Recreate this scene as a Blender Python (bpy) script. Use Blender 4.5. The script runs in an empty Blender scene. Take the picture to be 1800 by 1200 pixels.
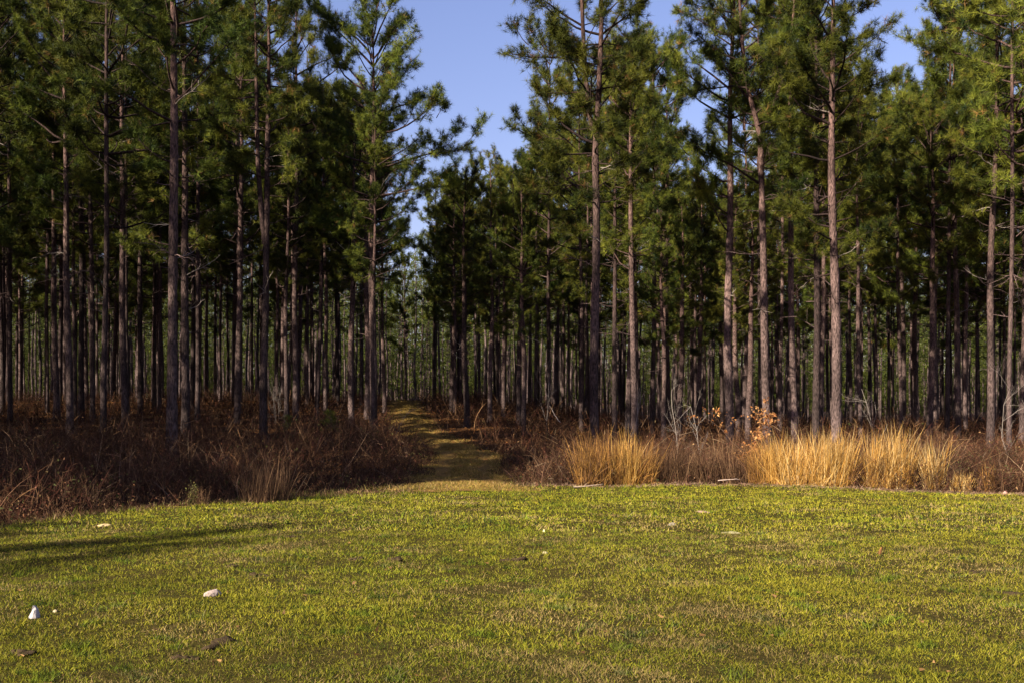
import bpy, math
import numpy as np
from mathutils import Vector, noise as mnoise

rng = np.random.default_rng(7)
S = bpy.context.scene
COL = S.collection
F = 1750.0          # focal length in photo pixels
EYE = 1.6
AZ = math.radians(46); EL = math.radians(28)
HOR = 748.0

# ------------------------------------------------------------------ terrain
EX = np.array([-90, -40, -26, -14, -10.0, -8.1, -7.1, -5.0, -2.7, 0, 3.0, 5.9, 8.4, 11.6, 20, 45, 90.])
EY = np.array([-66, -18.5, -4.5, 8.2, 12.9, 15.8, 19.0, 22.0, 23.4, 24.6, 25.6, 25.8, 24.8, 22.8, 19, 12, 5.])
def edge_y(x): return np.interp(x, EX, EY)
def sstep(a, b, v):
    t = np.clip((v - a) / (b - a), 0, 1); return t * t * (3 - 2 * t)
def wav(x, y):
    return (np.sin(x * 1.3 + 2.1 * np.sin(y * .7)) * np.sin(y * 1.1 + 1.7 * np.sin(x * .6)))
PY = np.array([19, 25, 30, 34, 38, 45, 52, 62, 75, 95, 130.])
PX = np.array([-1.6, -1.25, -1.45, -1.5, -2.45, -4.2, -5.3, -6.7, -8.2, -10.0, -13.])
PW = np.array([1.5, 1.3, 1.15, 1.15, .9, .85, .9, .95, 1.1, 1.1, 1.1])
def terrain(x, y):
    x = np.asarray(x, float); y = np.asarray(y, float)
    u = x / np.maximum(y, 5.0)
    zl = np.interp(y, [-200, 22, 27, 75, 86, 160, 600], [0, 0, .14, 3.4, 3.7, 3.0, 30])
    zr = np.interp(y, [-200, 24, 70, 110, 200, 600], [0, 0, 1.45, 1.6, 1.3, 30])
    w = 1 - sstep(-.05, .16, u)
    z = zl * w + zr * (1 - w)
    z = z + .018 * wav(x, y) + .010 * wav(x * 2.7 + 3, y * 2.9 + 1) + .05 * wav(x * .23, y * .19) * sstep(20, 40, y)
    z = z + .011 * wav(x * 5 + 1, y * 5.7) + .006 * wav(x * 9 + 4, y * 8.7)
    on = np.clip(1.5 - np.abs(x - np.interp(y, PY, PX)) / np.interp(y, PY, PW), 0, 1) * sstep(25, 28, y)
    z = z + on * (.075 * np.sin(y * 2.2 + .6 * np.sin(x * 1.3 + y * .3)) + .04 * wav(x * 2.2, y * 2.5))
    z = z - on * .06 * np.exp(-((np.abs(x - np.interp(y, PY, PX)) - .62) / .2) ** 2)
    return z
def path_d(x, y):
    "distance to the track's centre line, in half widths"
    return np.abs(x - np.interp(y, PY, PX)) / np.interp(y, PY, PW) + 10 * (y < 21)

def at(px, d):
    x = (px - 900) / F * d
    return x, d, float(terrain(x, d))
def ground_at(px, py):
    "where the sight line through a photo pixel meets the ground"
    d = 4.0
    while d < 150:
        z = EYE + (HOR - py) / F * d
        if terrain((px - 900) / F * d, d) >= z: break
        d += .01
    return at(px, d)

# ------------------------------------------------------------------ mesh helpers
def vnorm(a): return a / np.maximum(np.linalg.norm(a, axis=-1, keepdims=True), 1e-9)

class MB:
    "collects triangles with a colour per vertex and a material slot"
    def __init__(s): s.v = []; s.f = []; s.c = []; s.m = []; s.n = 0
    def add(s, v, f, c, m=0):
        v = np.asarray(v, np.float32).reshape(-1, 3); f = np.asarray(f, np.int32).reshape(-1, 3)
        c = np.broadcast_to(np.asarray(c, np.float32), (len(v), 3))
        s.v.append(v); s.f.append(f + s.n); s.c.append(c); s.m.append(np.full(len(f), m, np.int32)); s.n += len(v)
    def mesh(s, name, mats, smooth=True):
        v = np.concatenate(s.v); f = np.concatenate(s.f); c = np.concatenate(s.c); mi = np.concatenate(s.m)
        me = bpy.data.meshes.new(name)
        me.vertices.add(len(v)); me.vertices.foreach_set('co', v.ravel())
        me.loops.add(len(f) * 3); me.loops.foreach_set('vertex_index', f.ravel())
        me.polygons.add(len(f)); me.polygons.foreach_set('loop_start', np.arange(0, len(f) * 3, 3, dtype=np.int32))
        me.polygons.foreach_set('loop_total', np.full(len(f), 3, np.int32))
        me.polygons.foreach_set('material_index', mi)
        me.polygons.foreach_set('use_smooth', np.full(len(f), smooth, bool))
        a = me.attributes.new('tint', 'FLOAT_COLOR', 'POINT')
        a.data.foreach_set('color', np.concatenate([c, np.ones((len(c), 1), np.float32)], 1).ravel())
        for m in mats: me.materials.append(m)
        me.update(calc_edges=True)
        return me

def blades(mb, base, dirn, L, W, droop, col, segs=2, m=0, curl=None):
    "N tapering ribbons; droop bends them down (fraction of length)"
    n = len(base)
    if not n: return
    dirn = vnorm(dirn)
    r = rng.normal(size=(n, 3)); side = vnorm(np.cross(dirn, r))
    L = np.broadcast_to(L, (n,)); W = np.broadcast_to(W, (n,)); droop = np.broadcast_to(droop, (n,))
    vs = []
    for k in range(segs + 1):
        t = k / segs
        p = base + dirn * (L * t)[:, None]
        p = p + np.array([0, 0, -1.]) * (droop * L * t * t)[:, None]
        if curl is not None: p = p + curl * (L * t * t)[:, None]
        if k < segs:
            w = side * (W * .5 * (1 - .6 * t))[:, None]
            vs += [p - w, p + w]
        else: vs += [p]
    V = np.stack(vs, 1)                       # n, 2*segs+1, 3
    nv = 2 * segs + 1
    fs = []
    for k in range(segs - 1):
        a = 2 * k; fs += [[a, a + 1, a + 3], [a, a + 3, a + 2]]
    a = 2 * (segs - 1); fs += [[a, a + 1, a + 2]]
    Fc = (np.arange(n) * nv)[:, None, None] + np.array(fs)[None]
    C = np.repeat(np.broadcast_to(col, (n, 3)), nv, 0)
    mb.add(V.reshape(-1, 3), Fc.reshape(-1, 3), C, m)

def tube(mb, pts, rad, col, sides=4, m=0, cap=False):
    pts = np.asarray(pts, float); rad = np.asarray(rad, float); K = len(pts)
    tang = vnorm(np.gradient(pts, axis=0))
    ref = np.array([1., .13, .07]) if abs(tang[0][2]) > .8 else np.array([0, 0, 1.])
    a = vnorm(np.cross(tang, ref)); b = np.cross(tang, a)
    ang = np.arange(sides) / sides * 2 * math.pi
    V = pts[:, None] + rad[:, None, None] * (np.cos(ang)[None, :, None] * a[:, None] + np.sin(ang)[None, :, None] * b[:, None])
    f = []
    for k in range(K - 1):
        for j in range(sides):
            j2 = (j + 1) % sides; p = k * sides
            f += [[p + j, p + j2, p + sides + j2], [p + j, p + sides + j2, p + sides + j]]
    if cap:
        for q in range(1, sides - 1): f += [[(K - 1) * sides, (K - 1) * sides + q, (K - 1) * sides + q + 1]]
    c = np.asarray(col, float)
    if c.ndim == 2: c = np.repeat(c, sides, 0)
    mb.add(V.reshape(-1, 3), f, c, m)

def tubes3(mb, P, rad, col, m=0):
    "many thin three sided twigs at once: P is n x K x 3"
    P = np.asarray(P, float); n, K = P.shape[:2]
    if not n: return
    tg = vnorm(P[:, -1] - P[:, 0]); a = vnorm(np.cross(tg, np.array([.31, .17, .93]))); b = np.cross(tg, a)
    ang = np.arange(3) / 3 * 2 * math.pi
    ring = np.cos(ang)[None, :, None] * a[:, None] + np.sin(ang)[None, :, None] * b[:, None]
    V = P[:, :, None] + np.asarray(rad)[None, :, None, None] * ring[:, None]
    f = []
    for k in range(K - 1):
        for j in range(3):
            j2 = (j + 1) % 3; p = k * 3
            f += [[p + j, p + j2, p + 3 + j2], [p + j, p + 3 + j2, p + 3 + j]]
    Fc = (np.arange(n) * 3 * K)[:, None, None] + np.array(f)[None]
    mb.add(V.reshape(-1, 3), Fc.reshape(-1, 3), col, m)

def link(name, me, parent=None):
    o = bpy.data.objects.new(name, me); COL.objects.link(o)
    if parent is not None: o.parent = parent
    return o
def tag(o, label=None, cat=None, group=None, kind=None):
    if label: o['label'] = label
    if cat: o['category'] = cat
    if group: o['group'] = group
    if kind: o['kind'] = kind
    return o
def empty(name, loc=(0, 0, 0), rz=0):
    o = bpy.data.objects.new(name, None); COL.objects.link(o)
    o.location = loc; o.rotation_euler = (0, 0, rz); o.empty_display_size = .2
    return o

# ------------------------------------------------------------------ materials
def newmat(name):
    m = bpy.data.materials.new(name); m.use_nodes = True
    nt = m.node_tree; nt.nodes.clear()
    out = nt.nodes.new('ShaderNodeOutputMaterial')
    return m, nt, out
def N(nt, t, **kw):
    n = nt.nodes.new(t)
    for k, v in kw.items():
        if k in n.inputs: n.inputs[k].default_value = v
        else: setattr(n, k, v)
    return n
def leaf_mat(name, rough=.6, trans=.25, vary=.35, scale=1.2, spec=.08, gain=1.0, perobj=0):
    "thin vegetation: colour attribute times a slow noise, some light passing through"
    m, nt, out = newmat(name); L = nt.links.new
    at_ = N(nt, 'ShaderNodeAttribute', attribute_name='tint')
    tc = N(nt, 'ShaderNodeNewGeometry')
    no = N(nt, 'ShaderNodeTexNoise'); no.inputs['Scale'].default_value = scale; no.inputs['Detail'].default_value = 3
    L(tc.outputs['Position'], no.inputs['Vector'])
    mr = N(nt, 'ShaderNodeMapRange'); mr.inputs['From Min'].default_value = .3; mr.inputs['From Max'].default_value = .7
    mr.inputs['To Min'].default_value = gain * (1 - vary); mr.inputs['To Max'].default_value = gain * (1 + vary)
    L(no.outputs['Fac'], mr.inputs['Value'])
    mul = N(nt, 'ShaderNodeVectorMath', operation='SCALE')
    L(at_.outputs['Color'], mul.inputs[0]); L(mr.outputs[0], mul.inputs['Scale'])
    pb = N(nt, 'ShaderNodeBsdfPrincipled'); pb.inputs['Roughness'].default_value = rough
    pb.inputs['Specular IOR Level'].default_value = spec
    if perobj:
        oi = N(nt, 'ShaderNodeObjectInfo'); hs = N(nt, 'ShaderNodeHueSaturation')
        ra = N(nt, 'ShaderNodeMapRange'); ra.inputs['To Min'].default_value = 1 - perobj; ra.inputs['To Max'].default_value = 1 + perobj
        rb = N(nt, 'ShaderNodeMapRange'); rb.inputs['To Min'].default_value = .485; rb.inputs['To Max'].default_value = .52
        fr = N(nt, 'ShaderNodeMath', operation='FRACT'); m7 = N(nt, 'ShaderNodeMath', operation='MULTIPLY'); m7.inputs[1].default_value = 7.3
        L(oi.outputs['Random'], ra.inputs['Value']); L(oi.outputs['Random'], m7.inputs[0]); L(m7.outputs[0], fr.inputs[0]); L(fr.outputs[0], rb.inputs['Value'])
        L(ra.outputs[0], hs.inputs['Value']); L(rb.outputs[0], hs.inputs['Hue']); L(mul.outputs[0], hs.inputs['Color']); mul = hs
    L(mul.outputs[0], pb.inputs['Base Color'])
    tr = N(nt, 'ShaderNodeBsdfTranslucent'); L(mul.outputs[0], tr.inputs['Color'])
    mx = N(nt, 'ShaderNodeMixShader'); mx.inputs[0].default_value = trans
    L(pb.outputs[0], mx.inputs[1]); L(tr.outputs[0], mx.inputs[2]); L(mx.outputs[0], out.inputs['Surface'])
    return m
def bark_mat(name, c1, c2, c3):
    "plated pine bark: dark furrows stretched along the trunk between scaly plates"
    m, nt, out = newmat(name); L = nt.links.new
    tc = N(nt, 'ShaderNodeTexCoord'); oi = N(nt, 'ShaderNodeObjectInfo')
    ad = N(nt, 'ShaderNodeVectorMath', operation='ADD')
    sc = N(nt, 'ShaderNodeVectorMath', operation='SCALE'); sc.inputs['Scale'].default_value = 37.0
    cx = N(nt, 'ShaderNodeCombineXYZ'); L(oi.outputs['Random'], cx.inputs[0]); L(oi.outputs['Random'], cx.inputs[2])
    L(cx.outputs[0], sc.inputs[0]); L(tc.outputs['Object'], ad.inputs[0]); L(sc.outputs[0], ad.inputs[1])
    mp = N(nt, 'ShaderNodeMapping'); mp.inputs['Scale'].default_value = (11, 11, 3.6); L(ad.outputs[0], mp.inputs['Vector'])
    vo = N(nt, 'ShaderNodeTexVoronoi', feature='DISTANCE_TO_EDGE'); vo.inputs['Scale'].default_value = 1.5; L(mp.outputs[0], vo.inputs['Vector'])
    n1 = N(nt, 'ShaderNodeTexNoise'); n1.inputs['Scale'].default_value = 2.2; n1.inputs['Detail'].default_value = 6; L(mp.outputs[0], n1.inputs['Vector'])
    n2 = N(nt, 'ShaderNodeTexNoise'); n2.inputs['Scale'].default_value = .8; n2.inputs['Detail'].default_value = 3; L(ad.outputs[0], n2.inputs['Vector'])
    cr = N(nt, 'ShaderNodeValToRGB'); e = cr.color_ramp.elements
    e[0].position = .0; e[0].color = (*c1, 1); e[1].position = .16; e[1].color = (*c2, 1)
    L(vo.outputs['Distance'], cr.inputs[0])
    mx = N(nt, 'ShaderNodeMix', data_type='RGBA')
    mr = N(nt, 'ShaderNodeMapRange'); mr.inputs['From Min'].default_value = .38; mr.inputs['From Max'].default_value = .68
    L(n1.outputs['Fac'], mr.inputs['Value']); L(mr.outputs[0], mx.inputs[0])
    L(cr.outputs[0], mx.inputs[6]); mx.inputs[7].default_value = (*c3, 1)
    m2 = N(nt, 'ShaderNodeMix', data_type='RGBA', blend_type='MULTIPLY'); m2.inputs[0].default_value = 1
    r2 = N(nt, 'ShaderNodeMapRange'); r2.inputs['From Min'].default_value = .3; r2.inputs['From Max'].default_value = .7
    r2.inputs['To Min'].default_value = .35; r2.inputs['To Max'].default_value = 1.05
    L(n2.outputs['Fac'], r2.inputs['Value']); L(mx.outputs[2], m2.inputs[6]); L(r2.outputs[0], m2.inputs[7])
    hv = N(nt, 'ShaderNodeHueSaturation'); L(m2.outputs[2], hv.inputs['Color'])
    r3 = N(nt, 'ShaderNodeMapRange'); r3.inputs['To Min'].default_value = .5; r3.inputs['To Max'].default_value = 1.35
    L(oi.outputs['Random'], r3.inputs['Value']); L(r3.outputs[0], hv.inputs['Value'])
    at_ = N(nt, 'ShaderNodeAttribute', attribute_name='tint')
    m3 = N(nt, 'ShaderNodeMix', data_type='RGBA', blend_type='MULTIPLY'); m3.inputs[0].default_value = 1
    L(hv.outputs[0], m3.inputs[6]); L(at_.outputs['Color'], m3.inputs[7])
    pb = N(nt, 'ShaderNodeBsdfPrincipled'); pb.inputs['Roughness'].default_value = .9; pb.inputs['Specular IOR Level'].default_value = .15
    L(m3.outputs[2], pb.inputs['Base Color'])
    bp = N(nt, 'ShaderNodeBump'); bp.inputs['Strength'].default_value = .9; bp.inputs['Distance'].default_value = .03
    sm = N(nt, 'ShaderNodeMath', operation='ADD'); L(vo.outputs['Distance'], sm.inputs[0]); L(n1.outputs['Fac'], sm.inputs[1])
    L(sm.outputs[0], bp.inputs['Height']); L(bp.outputs[0], pb.inputs['Normal']); L(pb.outputs[0], out.inputs['Surface'])
    return m
def tint_mat(name, rough=.9, scale=8., vary=.4, bump=.5, dist=.02, gain=.82):
    "solid matter (soil, stone, twigs): colour attribute with two noises and bump"
    m, nt, out = newmat(name); L = nt.links.new
    at_ = N(nt, 'ShaderNodeAttribute', attribute_name='tint'); g = N(nt, 'ShaderNodeNewGeometry')
    no = N(nt, 'ShaderNodeTexNoise'); no.inputs['Scale'].default_value = scale; no.inputs['Detail'].default_value = 8; no.inputs['Roughness'].default_value = .65
    L(g.outputs['Position'], no.inputs['Vector'])
    mr = N(nt, 'ShaderNodeMapRange'); mr.inputs['From Min'].default_value = .3; mr.inputs['From Max'].default_value = .7
    mr.inputs['To Min'].default_value = gain * (1 - vary); mr.inputs['To Max'].default_value = gain * (1 + vary)
    L(no.outputs['Fac'], mr.inputs['Value'])
    mul = N(nt, 'ShaderNodeVectorMath', operation='SCALE'); L(at_.outputs['Color'], mul.inputs[0]); L(mr.outputs[0], mul.inputs['Scale'])
    pb = N(nt, 'ShaderNodeBsdfPrincipled'); pb.inputs['Roughness'].default_value = rough; pb.inputs['Specular IOR Level'].default_value = .05
    bp = N(nt, 'ShaderNodeBump'); bp.inputs['Strength'].default_value = bump; bp.inputs['Distance'].default_value = dist
    L(mul.outputs[0], pb.inputs['Base Color']); L(no.outputs['Fac'], bp.inputs['Height']); L(bp.outputs[0], pb.inputs['Normal'])
    L(pb.outputs[0], out.inputs['Surface'])
    return m

M_needle = leaf_mat('pine_needles', .5, .16, .3, .6, gain=.85, perobj=.32)
M_bark = bark_mat('pine_bark', (.013, .009, .008), (.055, .038, .034), (.15, .105, .096))
M_twig = tint_mat('bare_twigs', .85, 20, .3, .2)
M_grass = leaf_mat('lawn_grass', .65, .3, .22, .9, gain=.9)
M_dry = leaf_mat('dry_grass', .6, .25, .25, 1.5, gain=.9)
M_weed = leaf_mat('bramble_stems', .7, .08, .35, 1.0, gain=.72)
M_soil = tint_mat('soil', .95, 30, .45, .8)
M_stone = tint_mat('stone', .8, 22, .22, .5)
M_ground = tint_mat('ground', .95, 14, .6, 1.0, .05)

# ------------------------------------------------------------------ ground
xs = np.unique(np.concatenate([np.arange(-600, -60, 30), np.arange(-60, -16, 2.), np.arange(-16, 16, .2), np.arange(16, 60, 2.), np.arange(60, 601, 30)]).round(3))
ys = np.unique(np.concatenate([np.arange(-300, 0, 15), np.arange(0, 4, 1.), np.arange(4, 30, .2), np.arange(30, 90, .8), np.arange(90, 200, 5), np.arange(200, 901, 50)]).round(3))
X, Y = np.meshgrid(xs, ys)
Z = terrain(X, Y)
V = np.stack([X, Y, Z], -1).reshape(-1, 3)
nx, ny = len(xs), len(ys)
i, j = np.meshgrid(np.arange(nx - 1), np.arange(ny - 1)); a = (j * nx + i).ravel()
Fc = np.concatenate([np.stack([a, a + 1, a + nx + 1], 1), np.stack([a, a + nx + 1, a + nx], 1)])
lw = sstep(.5, -.4, (Y - edge_y(X)) + .3 * wav(X * 3, Y * 3)).ravel()[:, None]
c_l = np.array([.055, .042, .010]); c_f = np.array([.07, .033, .014])
gb = MB(); gb.add(V, Fc, c_l * lw + c_f * (1 - lw))
tag(link('ground', gb.mesh('ground', [M_ground])), kind='structure', label='ground of mown field running into brown pine straw under the trees')
# the track climbing into the wood, a sheet just above the ground
pb_ = MB(); yy = np.arange(23.6, 100, .4); k = len(yy); cs = np.linspace(-1, 1, 7)
XX = np.interp(yy, PY, PX)[:, None] + np.interp(yy, PY, PW)[:, None] * cs[None] * (1 + .12 * np.sin(yy * 1.7))[:, None]
YY = np.repeat(yy[:, None], 7, 1); ZZ = terrain(XX, YY) + .02 - .05 * (np.abs(cs)[None] > .99)
Vp = np.stack([XX, YY, ZZ], -1).reshape(-1, 3)
i, j = np.meshgrid(np.arange(6), np.arange(k - 1)); a = (j * 7 + i).ravel()
pb_.add(Vp, np.concatenate([np.stack([a, a + 1, a + 8], 1), np.stack([a, a + 8, a + 7], 1)]), (.20, .115, .034))
tag(link('path', pb_.mesh('path', [M_ground])), kind='structure', label='grassy track climbing between the pines into the wood')

# ------------------------------------------------------------------ lawn grass
def visible(x, y, m=1.5): return np.abs(x) < .54 * y + m
def lawn_grass():
    mb = MB()
    bands = [(4.6, 7.5, 8600, .028, .0038, 2), (7.5, 10.5, 5600, .030, .0050, 2), (10.5, 15, 2900, .034, .0072, 1), (15, 27, 1000, .042, .014, 1)]
    for y0, y1, dens, h, w, segs in bands:
        wd = .54 * y1 + 1.5; n = int((y1 - y0) * 2 * wd * dens)
        x = rng.uniform(-wd, wd, n); y = rng.uniform(y0, y1, n)
        ok = visible(x, y) & (y < edge_y(x) + .25 + .15 * rng.normal(size=n))
        x, y = x[ok], y[ok]
        # bare or thin patches and taller tufts
        p = wav(x * 2.3 + 5, y * 2.1) * .5 + wav(x * 6.1, y * 5.3 + 2) * .5
        keep = rng.random(len(x)) < np.clip(1.1 + .9 * p, .45, 1)
        x, y, p = x[keep], y[keep], p[keep]; n = len(x)
        z = terrain(x, y) - .004
        hh = h * rng.lognormal(0, .42, n) * (1 + .35 * p) * (1 + .45 * wav(x * 11 + 3, y * 12.5) * wav(x * 5.1, y * 6.3 + 2))
        d = np.stack([rng.normal(0, .55, n), rng.normal(0, .55, n), np.ones(n)], 1)
        g = np.array([.21, .225, .017]); g2 = np.array([.33, .285, .026]); st = np.array([.33, .235, .085]); dk = np.array([.022, .042, .008])
        q = wav(x * .55 + 1, y * .6) * .5 + wav(x * 1.9, y * 1.6) * .35
        t = np.clip(.5 + .55 * q + rng.normal(0, .33, n) + .02 * x, 0, 1)[:, None]
        c = g * (1 - t) + g2 * t
        r = rng.random(n); sdry = np.clip(.20 + .22 * wav(x * .8 + 3, y * .9 + 1) + .5 * sstep(.45, .8, wav(x * 1.5 + 9, y * 1.9 + 4)) - .012 * (y - 8), .03, 1)
        c[r < sdry] = st
        r2 = rng.random(n); c[r2 < .26] = dk
        tf = (wav(x * 4.3 + 1, y * 3.7 + 2) * (.6 + .4 * wav(x * 9.1, y * 8.3))) > .55; hh[tf] *= 1.7; c[tf] = c[tf] * np.array([.62, .8, .8])
        c = c * rng.uniform(.6, 1.25, (n, 1)) * np.interp(y, [5, 9, 16], [.72, .85, 1.0])[:, None] * (1 + .14 * wav(x * 1.2 + 7, y * 1.5))[:, None]
        blades(mb, np.stack([x, y, z], 1), d, hh, w * rng.uniform(.7, 1.3, n), rng.uniform(0, .5, n), c, segs)
    return mb.mesh('lawn_grass', [M_grass])
tag(link('grass', lawn_grass()), 'short yellow green grass covering the whole mown field', 'grass', kind='stuff')

def leaf_scatter():
    "dead leaves and straw bits lying on the field"
    mb = MB(); n = 650
    y = 5 + 21 * rng.random(n) ** 1.1; x = rng.uniform(-1, 1, n) * (.54 * y + 1)
    ok = y < edge_y(x); x, y = x[ok], y[ok]; n = len(x)
    d = np.stack([rng.normal(size=n), rng.normal(size=n), .35 * np.abs(rng.normal(size=n))], 1)
    c = np.array([.22, .12, .045]) * rng.uniform(.3, 1.3, (n, 1)) * np.array([1, 1, 1])
    blades(mb, np.stack([x, y, terrain(x, y) + .025], 1), d, rng.uniform(.02, .06, n), rng.uniform(.008, .028, n), .1, c, 2)
    return mb.mesh('leaf_litter', [M_dry])
tag(link('leaf_litter', leaf_scatter()), 'small brown dead leaves scattered over the short grass', 'fallen leaves', kind='stuff')

# ------------------------------------------------------------------ undergrowth
def thicket(mb, x, y, h, palette, w=.009, leafy=.5, lean=.45):
    "one arching cane with side twigs per point"
    n = len(x); z = terrain(x, y) - .02
    base = np.stack([x, y, z], 1)
    d = np.stack([rng.normal(0, lean, n), rng.normal(0, lean, n), np.ones(n)], 1)
    pal = np.array(palette); c = pal[rng.integers(0, len(pal), n)] * rng.uniform(.6, 1.35, (n, 1))
    q = np.clip(.5 + .5 * wav(x * .7 + 2, y * .8 + 5) + .4 * wav(x * 1.9, y * 2.3), 0, 1)[:, None]
    c = c * (np.array([.75, .72, .7]) * (1 - q) + np.array([1.5, 1.3, 1.05]) * q)
    L = h * rng.uniform(.55, 1.15, n); dr = rng.uniform(0, .45, n) * rng.random(n)
    curl = np.stack([rng.normal(0, .25, n), rng.normal(0, .25, n), np.zeros(n)], 1)
    blades(mb, base, d, L, w * rng.uniform(.7, 1.4, n), dr, c, 4, curl=curl)
    dn = vnorm(d)
    for rep in range(3):                                     # side twigs
        t = rng.uniform(.25, .95, n)
        p = base + dn * (L * t)[:, None] + np.array([0, 0, -1]) * (dr * L * t * t)[:, None] + curl * (L * t * t)[:, None]
        d2 = dn * .6 + rng.normal(0, .6, (n, 3)); d2[:, 2] += .2
        blades(mb, p, d2, L * rng.uniform(.12, .4, n), w * .7, .1, c * 1.05, 2)
    m = int(n * leafy)
    if m:
        k = rng.integers(0, n, m); t = rng.uniform(.15, 1, m)
        p = base[k] + dn[k] * (L[k] * t)[:, None] + np.array([0, 0, -1]) * (dr[k] * L[k] * t * t)[:, None] + curl[k] * (L[k] * t * t)[:, None]
        cl = np.array([[.18, .08, .035], [.26, .15, .07], [.10, .05, .03], [.12, .08, .03], [.16, .06, .04]])[rng.integers(0, 5, m)] * rng.uniform(.5, 1.2, (m, 1))
        gr = wav(x[k] * .6 + 3, y[k] * .7 + 1) > .35; cl[gr] = np.array([.07, .075, .022]) * rng.uniform(.5, 1.5, (gr.sum(), 1))
        blades(mb, p, rng.normal(size=(m, 3)), rng.uniform(.03, .08, m), rng.uniform(.015, .04, m), .2, cl, 2)
BR = [(.055, .028, .018), (.03, .016, .010), (.085, .047, .028), (.17, .105, .06), (.07, .026, .018), (.04, .021, .013)]
def sample(n, x0, x1, y0, y1):
    return rng.uniform(x0, x1, n), rng.uniform(y0, y1, n)
def hfield(x, y): return np.clip(1 + .5 * wav(x * .9, y * .8 + 2) + .4 * wav(x * 2.4 + 4, y * 2.1), .25, 1.9)
def brush(side):
    mb = MB()
    if side == 'left':
        x, y = sample(95000, -26, 0, 10, 38)
        ok = (y > edge_y(x) + .35 + .35 * wav(x * 1.6, y * 1.4) + .15 * rng.normal(size=len(x))) & (x > -.54 * y - 4) & (path_d(x, y) > 1.0) & (x < np.interp(y, PY, PX))
        x, y = x[ok], y[ok]; e = y - edge_y(x)
        thin = rng.random(len(x)) < np.interp(e, [0, 10, 20], [1, .7, .5]) * np.clip(.75 + .5 * wav(x * 1.7, y * 1.6 + 3), .3, 1); x, y, e = x[thin], y[thin], e[thin]
        h = np.interp(e, [0, .6, 2, 6, 16], [.22, .42, .68, 1.0, 1.15]) * hfield(x, y) * np.interp(path_d(x, y), [1, 3], [.4, 1])
    else:
        x, y = sample(75000, -2, 24, 20, 38)
        ok = (y > edge_y(x) + .45 + .12 * rng.normal(size=len(x))) & (x < .54 * y + 4) & (path_d(x, y) > 1.0) & (x > np.interp(y, PY, PX))
        x, y = x[ok], y[ok]; e = y - edge_y(x)
        thin = rng.random(len(x)) < np.interp(e, [0, 4, 12], [1, .6, .3]); x, y, e = x[thin], y[thin], e[thin]
        h = np.interp(e, [.3, .8, 2, 6, 14], [.35, 1.0, 1.25, 1.05, .7]) * np.clip(hfield(x, y), .6, 1.4) * np.interp(path_d(x, y), [1, 2.5], [.45, 1])
    thicket(mb, x, y, h, BR, .009, .85)
    k = rng.random(len(x)) < .02
    thicket(mb, x[k], y[k], h[k] * 1.3, [(.26, .18, .12), (.20, .12, .08), (.30, .23, .16)], .011, .1, .6)
    return mb.mesh('undergrowth', [M_weed])
tag(link('undergrowth', brush('left')), 'dark tangled brambles and dead weeds left of the track', 'undergrowth', kind='stuff')
tag(link('undergrowth', brush('right')), 'waist high brown brambles along the field edge right of the track', 'undergrowth', kind='stuff')
def brush_far():
    mb = MB(); x, y = sample(90000, -58, 55, 36, 98)
    ok = (np.abs(x) < .54 * y + 4) & (path_d(x, y) > 1.25); x, y = x[ok], y[ok]
    p = wav(x * .35, y * .3); keep = rng.random(len(x)) < np.clip(.62 + .6 * p, .15, 1) * np.interp(y, [36, 100], [1.0, .5]); x, y = x[keep], y[keep]
    thicket(mb, x, y, 1.0 * hfield(x, y), BR, .022, .4)
    return mb.mesh('undergrowth', [M_weed])
tag(link('undergrowth', brush_far()), 'sparse reddish brown brush on the floor deep in the wood', 'undergrowth', kind='stuff')
def straw_strip():
    mb = MB()
    x, y = sample(60000, -.5, 20, 18, 28)
    e = y - edge_y(x); ok = (e > -.15 + .1 * rng.normal(size=len(x)) + .5 * sstep(3, 0, x)) & (e < .9) & (x < .54 * y + 3); x, y = x[ok], y[ok]; n = len(x)
    d = np.stack([rng.normal(size=n), rng.normal(size=n), .45 + .3 * rng.random(n)], 1)
    c = np.array([[.28, .17, .11], [.21, .12, .08], [.33, .23, .14]])[rng.integers(0, 3, n)] * rng.uniform(.6, 1.2, (n, 1))
    blades(mb, np.stack([x, y, terrain(x, y)], 1), d, rng.uniform(.06, .22, n), .012, .3, c, 2)
    x, y = sample(60000, -14, 1, 8, 26); e = y - edge_y(x)
    ok = (e > -.35 + .25 * rng.normal(size=len(x))) & (e < 1.2) & (np.abs(x) < .54 * y + 3); x, y = x[ok], y[ok]; n = len(x)
    d = np.stack([rng.normal(0, .5, n), rng.normal(0, .5, n), np.ones(n)], 1)
    c = np.array([[.16, .13, .03], [.2, .12, .06], [.10, .11, .02], [.26, .17, .09]])[rng.integers(0, 4, n)] * rng.uniform(.6, 1.2, (n, 1))
    blades(mb, np.stack([x, y, terrain(x, y)], 1), d, rng.uniform(.05, .24, n) * np.clip(.8 + .6 * wav(x * 2.2, y * 2), .3, 1.4), .011, .3, c, 2)
    # dry grass on the track
    y = 24 + 68 * rng.random(170000) ** 1.6; n = len(y); x = np.interp(y, PY, PX) + np.interp(y, PY, PW) * rng.normal(0, .55, n)
    d = np.stack([rng.normal(0, .6, n), rng.normal(0, .6, n), np.ones(n)], 1)
    bump = .5 + .5 * np.sin(y * 2.1 + 1.2 * np.sin(x * 1.5))
    ok = rng.random(n) < .4 + .6 * bump; 
    c = np.array([[.36, .22, .055], [.26, .165, .04], [.15, .135, .025], [.40, .27, .09]])[rng.integers(0, 4, n)] * rng.uniform(.6, 1.2, (n, 1))
    b = np.stack([x, y, terrain(x, y)], 1)
    blades(mb, b[ok], d[ok], (.05 + .18 * bump * rng.random(n) ** 2)[ok], .018, .3, c[ok], 1)
    return mb.mesh('dead_grass', [M_dry])
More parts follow.
